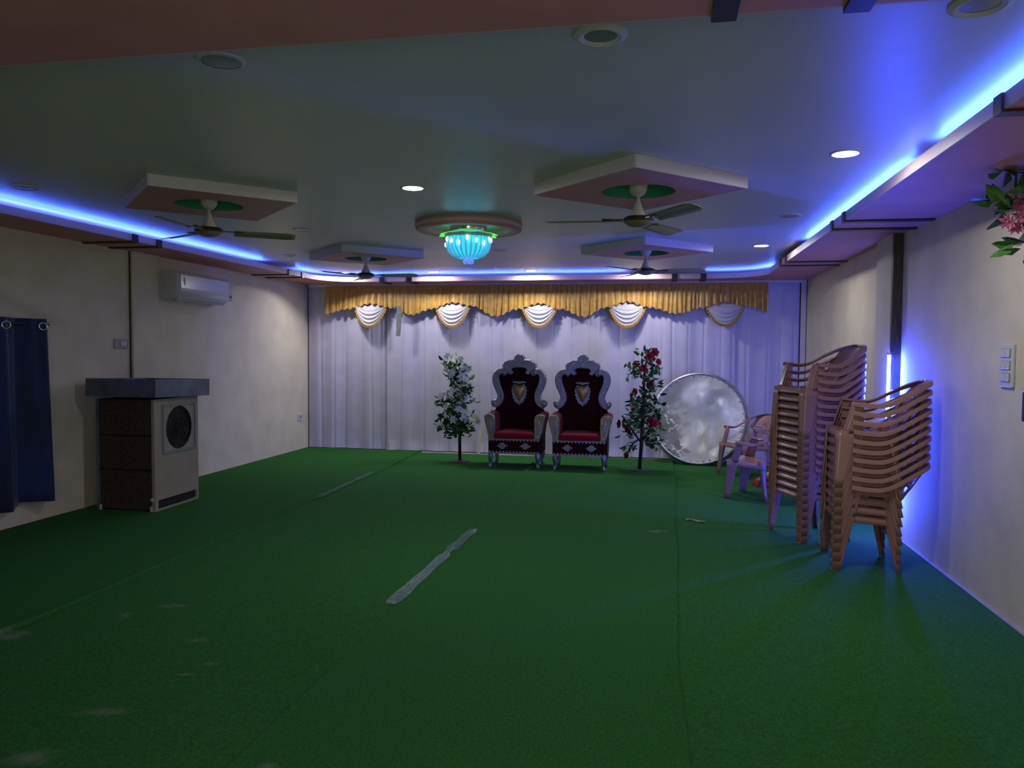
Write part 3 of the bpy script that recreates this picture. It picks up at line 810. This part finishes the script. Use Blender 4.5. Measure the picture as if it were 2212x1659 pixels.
go = gr.build('fan_grille', M_BLACK, co); go.rotation_euler = (0, RAD(90), 0); go.location = (x1 - .006, cy_, cz_)
# bottom slot
MB().box((x1 - .03, y0 + .03, 0.0), (x1, y1 - .03, .018)).build('bottom_rail', M_COOLB, co)
MB().box((x1 - .03, y0 + .0301, .018), (x1 - .001, y0 + .05, .10)).build('bottom_post', M_COOLB, co)
# pad face toward the camera: three pads with honeycomb mesh bars
for i, (za, zb) in enumerate(((.02, .375), (.39, .69), (.705, 1.02))):
    pd = MB().box((x0 + .045, y0 + .012, za), (x1 - .035, y0 + .03, zb)).build('cooling_pad', M_MESH, co)
    ms = MB(); 
    k = 22
    for j in range(k + 1):
        xx = x0 + .045 + (.52) * j / k; ms.box((xx - .0015, y0 + .005, za), (xx + .0015, y0 + .010, zb))
    kk = int((zb - za) / .022)
    for j in range(kk + 1):
        zz = za + (zb - za) * j / kk; ms.box((x0 + .045, y0 + .005, zz - .0015), (x1 - .035, y0 + .010, zz + .0015))
    ms.build('pad_mesh', M_BASE, pd)
for zz in (.375, .69): MB().box((x0 + .03, y0 + .001, zz), (x1 - .03, y0 + .02, zz + .015)).build('cross_bar', M_BLACK, co)
MB().box((x1 - .04, y0 - .012, .10), (x1 - .015, y0, .125)).build('latch', M_WPLA, co)
for xx in (x0 + .03, x1 - .05): MB().box((xx, y0 - .004, 0), (xx + .022, y0 + .0, .05)).build('foot', M_WPLA, co)
ty = MB()
a0, a1, b0, b1, zz0, zz1 = -.335, .375, -.425, .425, 1.03, 1.195
ty.loft([[(a0, b0, zz0), (a1, b0, zz0), (a1, b1, zz0), (a0, b1, zz0)], [(a0, b0, zz1), (a1, b0, zz1), (a1, b1, zz1), (a0, b1, zz1)], [(a0 + .012, b0 + .012, zz1), (a1 - .012, b0 + .012, zz1), (a1 - .012, b1 - .012, zz1), (a0 + .012, b1 - .012, zz1)], [(a0 + .012, b0 + .012, zz0 + .02), (a1 - .012, b0 + .012, zz0 + .02), (a1 - .012, b1 - .012, zz0 + .02), (a0 + .012, b1 - .012, zz0 + .02)]], True, True)
to = ty.build('top_tray', M_GREYM, co); to['label'] = 'shallow grey sheet metal tray'
to.location = (0, 0, 1.03 + .012); to.rotation_euler = (RAD(-1.6), 0, 0)
for v in to.data.vertices: v.co.z -= 1.03

# ------------------------------------------------------------------ air conditioner
ac = thing('air_conditioner', 'white split air conditioner high on the left wall', 'air conditioner', (XL, 8.04, 2.03))
prof = [(0, .0), (.09, .0), (.155, .02), (.195, .07), (.205, .13), (.20, .27), (.185, .295), (.15, .305), (0, .305)]
b = MB(); L2 = .52
b.loft([[(x * k + .0, y, z) for x, z in prof] for y, k in ((-L2, .94), (-L2 + .015, 1), (L2 - .015, 1), (L2, .94))], True, True)
b.build('casing', M_WPLA, ac, smooth='auto')
b = MB(); b.loft([[(x, y, z) for x, z in ((.203, .095), (.211, .13), (.206, .27), (.194, .292))] for y in (-L2 + .05, L2 - .05)], False, False)
b.build('front_panel', M_WPLA, ac, solid=.004)
b = MB(); b.box((.07, -L2 + .05, -.004), (.155, L2 - .05, .006)); lo_ = b.build('air_outlet', M_ACG, ac)
b = MB(); b.grid(lambda u, v: (.10 + .085 * v, -L2 + .04 + (2 * L2 - .08) * u, -.004 + .045 * v * v), 4, 4); b.build('louver', M_WPLA, ac, solid=.004)
ov = [(.016 * cos(a), .048 * sin(a) * (1 + .0)) for a in [2 * pi * i / 20 for i in range(20)]]
b = MB(); b.loft([[(.212, -L2 + .115 + p[0], .205 + p[1]) for p in ov], [(.2135, -L2 + .115 + p[0] * .9, .205 + p[1] * .95) for p in ov]], True, True); d_ = b.build('display', M_ACG, ac); d_['label'] = 'dark oval display window'
ib = thing('isolator_box', 'small grey switch box at the right end of the air conditioner', 'switch', (XL, 8.79, 2.10))
MB().bbox((0, -.06, 0), (.06, .06, .16), .006).build('box', M_SWG, ib)
MB().box((.06, .005, .03), (.068, .035, .06)).build('switch_lever', M_BLACK, ib)

# ------------------------------------------------------------------ switches and sockets
sl = thing('switch_plate', 'grey switch plate with two white switches on the left wall above the cooler', 'switch', (XL, 6.87, 1.50))
MB().bbox((0, -.095, 0), (.014, .095, .095), .004).build('plate', M_SWG, sl)
for y in (-.012, .03): MB().bbox((.014, y, .025), (.021, y + .036, .070), .002).build('switch', M_WPLA, sl)
sk = thing('wall_socket', 'small white socket low on the left wall near the backdrop', 'socket', (XL, 10.80, .44))
MB().bbox((0, -.07, 0), (.014, .07, .10), .004).build('plate', M_WPLA, sk)
MB().box((.014, -.03, .03), (.016, .03, .07)).build('socket_face', M_SWG, sk)
sr = thing('switch_plate', 'tall white switch plate with three rocker rows on the right wall', 'switch', (XR, 4.83, 1.315))
MB().bbox((-.016, -.07, 0), (0, .10, .245), .004).build('plate', M_WPLA, sr)
for z in (.03, .098, .168):
    fr_ = MB().box((-.018, -.045, z), (-.016, .075, z + .052)).build('switch_frame', M_SWG, sr)
    for y in (-.04, .018): MB().bbox((-.024, y, z + .004), (-.018, y + .052, z + .048), .002).build('switch', M_WPLA, fr_)
dc = thing('wall_bracket', 'narrow dark grey bracket with a pale top at the right picture edge', 'bracket', (XR, 4.55, 1.14))
MB().bbox((-.03, -.06, 0), (0, .05, .16), .004).build('body', M_DARK, dc)
MB().bbox((-.035, -.06, .16), (0, .05, .185), .003).build('cap', M_WPLA, dc)

# ------------------------------------------------------------------ vertical blue tube on the pilaster
tb = thing('tube_light', 'upright blue tube light on the dark board of the right pilaster', 'light', (1.875, 6.83, .15))
MB().tube([(0, 0, .0), (0, 0, 1.34)], .012, 10).build('tube', M_TUBE, tb, smooth=True)
MB().box((-.014, -.014, -.03), (.014, .014, 0)).build('end_cap', M_WPLA, tb)
MB().box((-.014, -.014, 1.34), (.014, .014, 1.36)).build('end_cap', M_WPLA, tb)

# ------------------------------------------------------------------ blue window curtain
cu = thing('window_curtain', 'navy blue eyelet curtain hanging on the left wall', 'curtain', (-5.15, 5.2, 0))
def fc(u, v):
    yy = -1.0 + (1.60 + .055 * v) * u
    ph = (u - .9375) * 2 * pi * 4.1 + pi / 2
    x = .055 * sin(ph) * (.75 + .4 * v) + .014 * sin(2.7 * ph + 2 + v)
    z = 1.745 - v * (1.575 - .03 * u + .012 * sin(ph * .8))
    return (x, yy + .01 * cos(ph) * v, z)
b = MB(); b.grid(fc, 160, 20); b.build('cloth', M_BCURT, cu, smooth=True, solid=.004)
for k in range(4):
    u = .9375 - k / 4.1
    p = fc(u, .022)
    b = MB()
    Rr, rr = .030, .007
    b.loft([[((Rr + rr * cos(2 * pi * j / 6)) * cos(2 * pi * i / 16), (Rr + rr * cos(2 * pi * j / 6)) * sin(2 * pi * i / 16), rr * sin(2 * pi * j / 6)) for j in range(6)] for i in range(17)], True, False)
    o = b.build('eyelet', M_CHROME, cu, smooth=True); o.location = (p[0] + .006, p[1], p[2] - .030)
    o.rotation_euler = (RAD(90), 0, RAD(60))
rod = thing('curtain_rod', 'thin curtain rod carrying the navy blue curtain', 'rod', (-5.15, 5.2, 1.70))
MB().tube([(0, -1.15, 0), (0, .62, 0)], .010, 8).build('rod', M_FAND, rod, smooth=True)
MB().tube([(-.115, -.9, 0), (0, -.9, 0)], .008, 6).build('bracket', M_FAND, rod); MB().tube([(-.115, .5, 0), (0, .5, 0)], .008, 6).build('bracket', M_FAND, rod)

# ------------------------------------------------------------------ ceiling fan panels and fans
def fan_panel(x, y, label, half=.475):
    t = thing('ceiling_panel', label, 'ceiling panel', (x, y, 2.527), RAD(45), 'square ceiling panels around the fans')
    # ring with a round hole
    N = 32; R = .235
    angs = sorted([2 * pi * i / N for i in range(N)] + [pi / 4 + i * pi / 2 for i in range(4)])
    angs = sorted(set(round(a, 6) for a in angs))
    def sqp(a): 
        c, s = cos(a), sin(a); k = half / max(abs(c), abs(s)); return (c * k, s * k)
    A = [(R * cos(a), R * sin(a), 0) for a in angs]; B_ = [(*sqp(a), 0) for a in angs]
    MB().loft([A, B_], True, False).build('underside', M_SOFF, t, solid=.004)
    e = MB(); H = ZC - 2.527
    for s in (1, -1):
        e.box((-half, s * half - .006, 0), (half, s * half + .006, H)); e.box((s * half - .006, -half, 0), (s * half + .006, half, H))
    eo = e.build('edge_board', M_WSIDE, t); eo['label'] = 'white edge boards'
    g_ = MB(); g_.lathe([(R, .0), (R + .001, H * .95), (.07, H * .96), (.001, H * .961)], 32, caps=False)
    go_ = g_.build('round_recess', M_GREEN, t, smooth='auto'); go_['label'] = 'green round recess'
    return t
def make_fan():
    t = thing('ceiling_fan', 'fan', 'ceiling fan')
    z0 = 2.527
    MB().lathe([(.02, 2.596), (.056, 2.59), (.060, 2.565), (.055, 2.535), (.035, 2.505), (.015, 2.495)], 20).build('canopy', M_FANW, t, smooth='auto')
    MB().lathe([(.011, 2.497), (.011, 2.462)], 12).build('rod', M_FANW, t, smooth='auto')
    MB().lathe([(.014, 2.468), (.020, 2.455), (.035, 2.41), (.050, 2.38), (.05, 2.365), (.03, 2.36)], 20).build('bell', M_FANW, t, smooth='auto')
    mo = MB().lathe([(.04, 2.372), (.075, 2.368), (.100, 2.352), (.104, 2.345), (.100, 2.336), (.08, 2.331)], 28).build('motor', M_FAND, t, smooth='auto')
    MB().lathe([(.094, 2.335), (.085, 2.325), (.06, 2.309), (.03, 2.301), (.004, 2.299)], 28).build('bottom_cover', M_FANB, mo, smooth='auto')
    for k in range(3):
        b = MB()
        def bl(u, v):
            r = .17 + .43 * u; w = (.055 + .012 * u) * (1 if u < .9 else 1 - .35 * ((u - .9) / .1) ** 2)
            s_ = -1 + 2 * v
            return (r, w * s_, 2.343 - w * s_ * .20 - .006 * s_ * s_)
        b.grid(bl, 10, 4)
        o = b.build('blade', M_FANB, t, smooth=True, solid=.004); o.rotation_euler = (0, 0, k * 2 * pi / 3)
        c = MB(); c.loft([[(.085, -.022, 2.340), (.085, .022, 2.344), (.085, .022, 2.352), (.085, -.022, 2.348)], [(.15, -.014, 2.341), (.15, .014, 2.345), (.15, .014, 2.353), (.15, -.014, 2.349)], [(.23, -.034, 2.336), (.23, .034, 2.347), (.23, .034, 2.353), (.23, -.034, 2.342)]])
        c.build('blade_bracket', M_FAND, o)
    return t
PAN = [(-.135, 5.07, 'square ceiling panel above the nearer right-hand fan', 'nearer right-hand ceiling fan with olive blades under a square panel', 125),
       (-3.165, 5.08, 'square ceiling panel above the nearer left-hand fan', 'nearer left-hand ceiling fan with olive blades, in front of the left cove', 33),
       (-3.24, 8.30, 'square ceiling panel above the far left fan', 'far left ceiling fan in front of the back cove light', 0),
       (-.13, 8.20, 'square ceiling panel above the far right fan', 'far right ceiling fan beyond the nearer right-hand fan', -5)]
fan0 = make_fan()
for i, (x, y, lp, lf, ang) in enumerate(PAN):
    fan_panel(x, y, lp)
    f = fan0 if i == 0 else copy_tree(fan0)
    f.location = (x, y, 0); f.rotation_euler = (0, 0, RAD(ang + (60 if i == 0 else 0))); f['label'] = lf; f['group'] = 'ceiling fans'
fan0.rotation_euler = (0, 0, RAD(65))

# ------------------------------------------------------------------ chandelier and its disc
md = thing('ceiling_medallion', 'round purple lit ceiling medallion above the blue chandelier', 'medallion', (-1.62, 6.56, 2.54))
MB().lathe([(.455, .06), (.458, .03), (.455, .0), (.44, -.006), (.36, -.006), (.345, .0), (.345, .06)], 56, caps=False).build('ring', M_SOFF, md, smooth='auto')
MB().lathe([(.459, .06), (.462, .03), (.459, .012)], 56, caps=False).build('outer_edge', M_LIP, md, smooth='auto', solid=.003)
MB().lathe([(.344, .05), (.002, .051)], 40, caps=False).build('recess', M_CEIL, md)
ch = thing('chandelier', 'small glowing blue crystal bowl chandelier with green leaf rim', 'chandelier', (-1.62, 6.55, 0))
MB().lathe([(.16, 2.588), (.165, 2.57), (.15, 2.525), (.02, 2.52)], 32).build('mount', M_CHROME, ch, smooth='auto')
for k in range(4):
    a = pi / 4 + k * pi / 2; MB().tube([(.15 * cos(a), .15 * sin(a), 2.50), (.15 * cos(a), .15 * sin(a), 2.575)], .004, 6).build('hanger', M_CHROME, ch)
MB().lathe([(.205, 2.512), (.21, 2.505), (.195, 2.478), (.185, 2.478), (.19, 2.505)], 40, caps=False).build('rim', M_ACG, ch, smooth='auto')
for k in range(10):
    a = 2 * pi * k / 10
    lf_ = smooth_poly([(.180, -.065), (.225, -.058), (.262, 0), (.225, .058), (.180, .065), (.17, 0)], 2)
    b = MB(); b.loft([[(x, y, 2.500 - .25 * (x - .18) + .012) for x, y in lf_], [(x, y, 2.503 - .25 * (x - .18) + .012) for x, y in lf_]])
    o = b.build('leaf', M_PETG, ch); o.rotation_euler = (0, 0, a); o['label'] = 'green lit acrylic leaf'
core = MB().lathe([(.165, 2.478), (.166, 2.42), (.155, 2.38), (.125, 2.335), (.07, 2.31), (.003, 2.305)], 28, caps=False).build('bowl', M_CORE, ch, smooth=True)
r0_ = None; b0_ = None
for k in range(26):
    a = 2 * pi * k / 26
    if r0_ is None:
        r0_ = MB().tube([(.178, 0, 2.485), (.186, 0, 2.44), (.184, 0, 2.40), (.170, 0, 2.36), (.135, 0, 2.325), (.085, 0, 2.303)], [.009, .011, .011, .010, .009, .006], 6).build('crystal_rod', M_CRYS, ch, smooth=True); o = r0_
    else:
        o = r0_.copy(); COL.objects.link(o); o.parent = ch
    o.rotation_euler = (0, 0, a)
for k in range(16):
    a = 2 * pi * (k + .5) / 16
    if b0_ is None:
        b0_ = MB().lathe([(.003, .02), (.011, .012), (.013, 0), (.009, -.014), (.003, -.02)], 8).build('bulb', M_BULB, ch, smooth=True); o = b0_
    else:
        o = b0_.copy(); COL.objects.link(o); o.parent = ch
    rr = .195; o.location = (rr * cos(a), rr * sin(a), 2.455 - .02 * (k % 3))
for k in range(5):
    a = 2 * pi * k / 5; r = .035
    MB().lathe([(.002, .04), (.006, .02), (.014, -.004), (.016, -.018), (.010, -.030), (.002, -.034)], 8, (r * cos(a), r * sin(a), 2.284)).build('crystal_drop', M_DROP, ch, smooth=True)

# ------------------------------------------------------------------ downlights
def downlight(x, y, lit, label, r=.068, eye=False):
    t = thing('downlight', label, 'downlight', (x, y, ZS if y < IY0 else ZC), 0, 'round recessed ceiling downlights')
    if eye: MB().lathe([(r * 1.25, 0), (r * 1.25, -.006), (r * 1.0, -.014), (r * .78, -.008), (r * .76, -.002)], 28, caps=False).build('ring', M_WSIDE, t, smooth='auto'); rl = r * .78
    else:
        MB().lathe([(r * 1.22, 0), (r * 1.2, -.005), (r * 1.0, -.007)], 28, caps=False).build('ring', M_WSIDE, t, smooth='auto'); rl = r * 1.0
    MB().lathe([(rl, -.0055), (rl * .5, -.0065), (.001, -.0068)], 24, caps=False).build('lens', M_LAMP if lit else M_LOFF, t)
DL = [(-1.64, 5.06, 1, 'lit white downlight between the two nearer fans'), (1.0, 4.56, 1, 'large lit white downlight nearest on the right side'), (1.03, 8.30, 1, 'lit white downlight above the stacked chairs, far right'),
      (-3.08, 10.45, 1, 'lit white downlight in the back row left of the chandelier'), (-1.71, 10.45, 1, 'lit white downlight in the back row right of the chandelier'), (-4.42, 10.42, 1, 'lit white downlight at the left end of the back row'), (-.25, 10.42, 1, 'lit white downlight behind the far right fan'),
      (-1.65, 2.74, 0, 'unlit flush downlight nearest on the left by the front beam'), (-.21, 2.74, 0, 'unlit ringed downlight with dark lens near the front beam'), (.98, 2.70, 0, 'unlit downlight at the top right corner of the picture'),
      (-3.21, 6.66, 0, 'unlit downlight between the two left-hand fans'), (1.02, 6.53, 0, 'unlit downlight in the right column near the blue cove'), (-1.70, 8.30, 0, 'unlit downlight just behind the chandelier'), (-4.28, 4.65, 0, 'unlit downlight near the left blue cove, nearest'), (-4.24, 8.42, 0, 'unlit downlight near the left blue cove, above the air conditioner')]
DL += [(-.15, 1.0, 1, 'added lit downlight out of view in the front soffit, brightening the foreground floor')]  # unseen lamp, added to brighten the near floor
for x, y, lit, lb_ in DL: downlight(x, y, lit, lb_, .068 if lit else .075, eye=(lb_.startswith('unlit ringed') or lb_.endswith('of the picture')))

# ------------------------------------------------------------------ garland on the right wall
ga = thing('flower_garland', 'pink flower garland with dark leaves hanging high on the right wall', 'garland', (1.85, 4.62, 2.25))
MB().tube([(.03, .0, .26), (.02, -.02, .1), (.05, -.05, -.05), (.07, -.10, -.22)], .006, 6).build('stem', M_LEAF, ga)
rg = random.Random(4)
lm_ = MB(); leaves(lm_, (0, 0, 0), 1, .12, random.Random(1), 0)
PL = [(-.04, .02, .23), (.02, .0, .25), (-.07, .03, .18), (-.03, 0, .15), (.04, -.02, .20), (-.06, .02, .09), (-.04, .0, .04), (.0, -.02, .0), (.06, -.06, -.14), (.07, -.08, -.20), (.05, -.03, .10), (.08, -.05, -.02), (.0, .02, .28), (.06, -.1, -.1), (.04, -.04, .28), (.09, -.08, .15), (.085, -.1, .05)]
PL += [(rg.uniform(-.07, .08), rg.uniform(-.06, .03), rg.uniform(.0, .27)) for _ in range(16)] + [(rg.uniform(.0, .08), rg.uniform(-.1, -.04), rg.uniform(-.2, -.05)) for _ in range(6)]
for i, p in enumerate(PL):
    b = MB(); leaves(b, (0, 0, 0), 1, .13, random.Random(i + 30), 0)
    o = b.build('leaf', M_LEAF if i % 3 else M_LEAFL, ga, solid=.001); o.location = p
for i, (p, r) in enumerate((((-.015, -.03, .08), .042), ((.02, -.04, .05), .045), ((-.02, -.045, -.045), .05), ((.02, -.05, -.075), .045), ((.05, -.07, .0), .05), ((.06, -.07, .09), .045), ((.035, -.07, -.02), .04))):
    b = petal_flower(r, 9, i + 60, .9); b2 = petal_flower(r * .6, 7, i + 70, 1.6); b.add(b2.v, b2.f)
    o = b.build('flower', M_PFLOW, ga); o.location = p; o.rotation_euler = Vector((-.5, -1, rg.uniform(-.3, .3))).to_track_quat('Z', 'Y').to_euler()

# ------------------------------------------------------------------ tape and litter on the carpet
def tape(xa, ya, xb, yb, w, label, seed):
    rnd = random.Random(seed); n = 46
    ph = [rnd.uniform(0, 6) for _ in range(3)]
    L = Vector((xb - xa, yb - ya)); nrm = Vector((-L.y, L.x)).normalized()
    def fn(u, v):
        wv = w * (1 + .10 * sin(11 * u + ph[0]) + .06 * sin(31 * u + ph[1])) * (1 if .02 < u < .98 else .75)
        if .58 < u < .66: wv *= .62
        p = Vector((xa, ya)) + L * u + nrm * wv * (v - .5)
        z = .0225 + .0015 * sin(47 * u + 3 * v + ph[2]) + .001 * sin(113 * u + 9 * v) + (.010 * math.exp(-((u - .62) / .02) ** 2) * abs(sin(90 * u + 12 * v)))
        return (p.x, p.y, z)
    b = MB(); b.grid(fn, 110, 8)
    tag(b.build('floor_tape', M_TAPE), label, 'tape', 'clear tape strips on the carpet joints')
tape(-1.51, 4.25, -1.475, 6.2, .085, 'long clear tape strip on the carpet joint in the middle of the floor', 1)
tape(-3.32, 7.2, -3.385, 8.9, .065, 'shorter clear tape strip on the far left carpet joint', 2)
b = MB(); b.grid(lambda u, v: (.27 + .16 * u, 6.99 - .10 * u + .03 * v, .014 + .012 * sin(5 * u + 3 * v) ** 2), 8, 3)
tag(b.build('paper_scrap', M_PAPER, solid=.001), 'small pale paper scrap lying on the carpet before the chair stacks', 'paper')
cl = thing('cloth_bundle', 'crumpled red and yellow cloth bundle on the floor behind the tall chair stack', 'cloth', (1.22, 9.0, .009))
def lump(r, h, seed, c):
    rnd = random.Random(seed); ph = [rnd.uniform(0, 6) for _ in range(3)]; b = MB()
    b.grid(lambda u, v: (c[0] + r * sin(pi * v * .5 + .001) * cos(2 * pi * u) * (1 + .2 * sin(6 * pi * u + ph[0])), c[1] + r * .8 * sin(pi * v * .5 + .001) * sin(2 * pi * u) * (1 + .2 * sin(8 * pi * u + ph[1])), c[2] + h * cos(pi * v * .5) * (1 + .15 * sin(10 * pi * u + ph[2]) * v)), 24, 8)
    return b
lump(.15, .11, 1, (0, 0, .001)).build('red_cloth', M_REDC, cl, smooth=True)
yb_ = MB(); yb_.tube([(-.10, -.10, .07), (-.02, -.08, .12), (.07, -.05, .17), (.12, 0, .16)], [.02, .03, .028, .012], 8); yb_.build('yellow_cloth', M_YEL, cl, smooth=True)
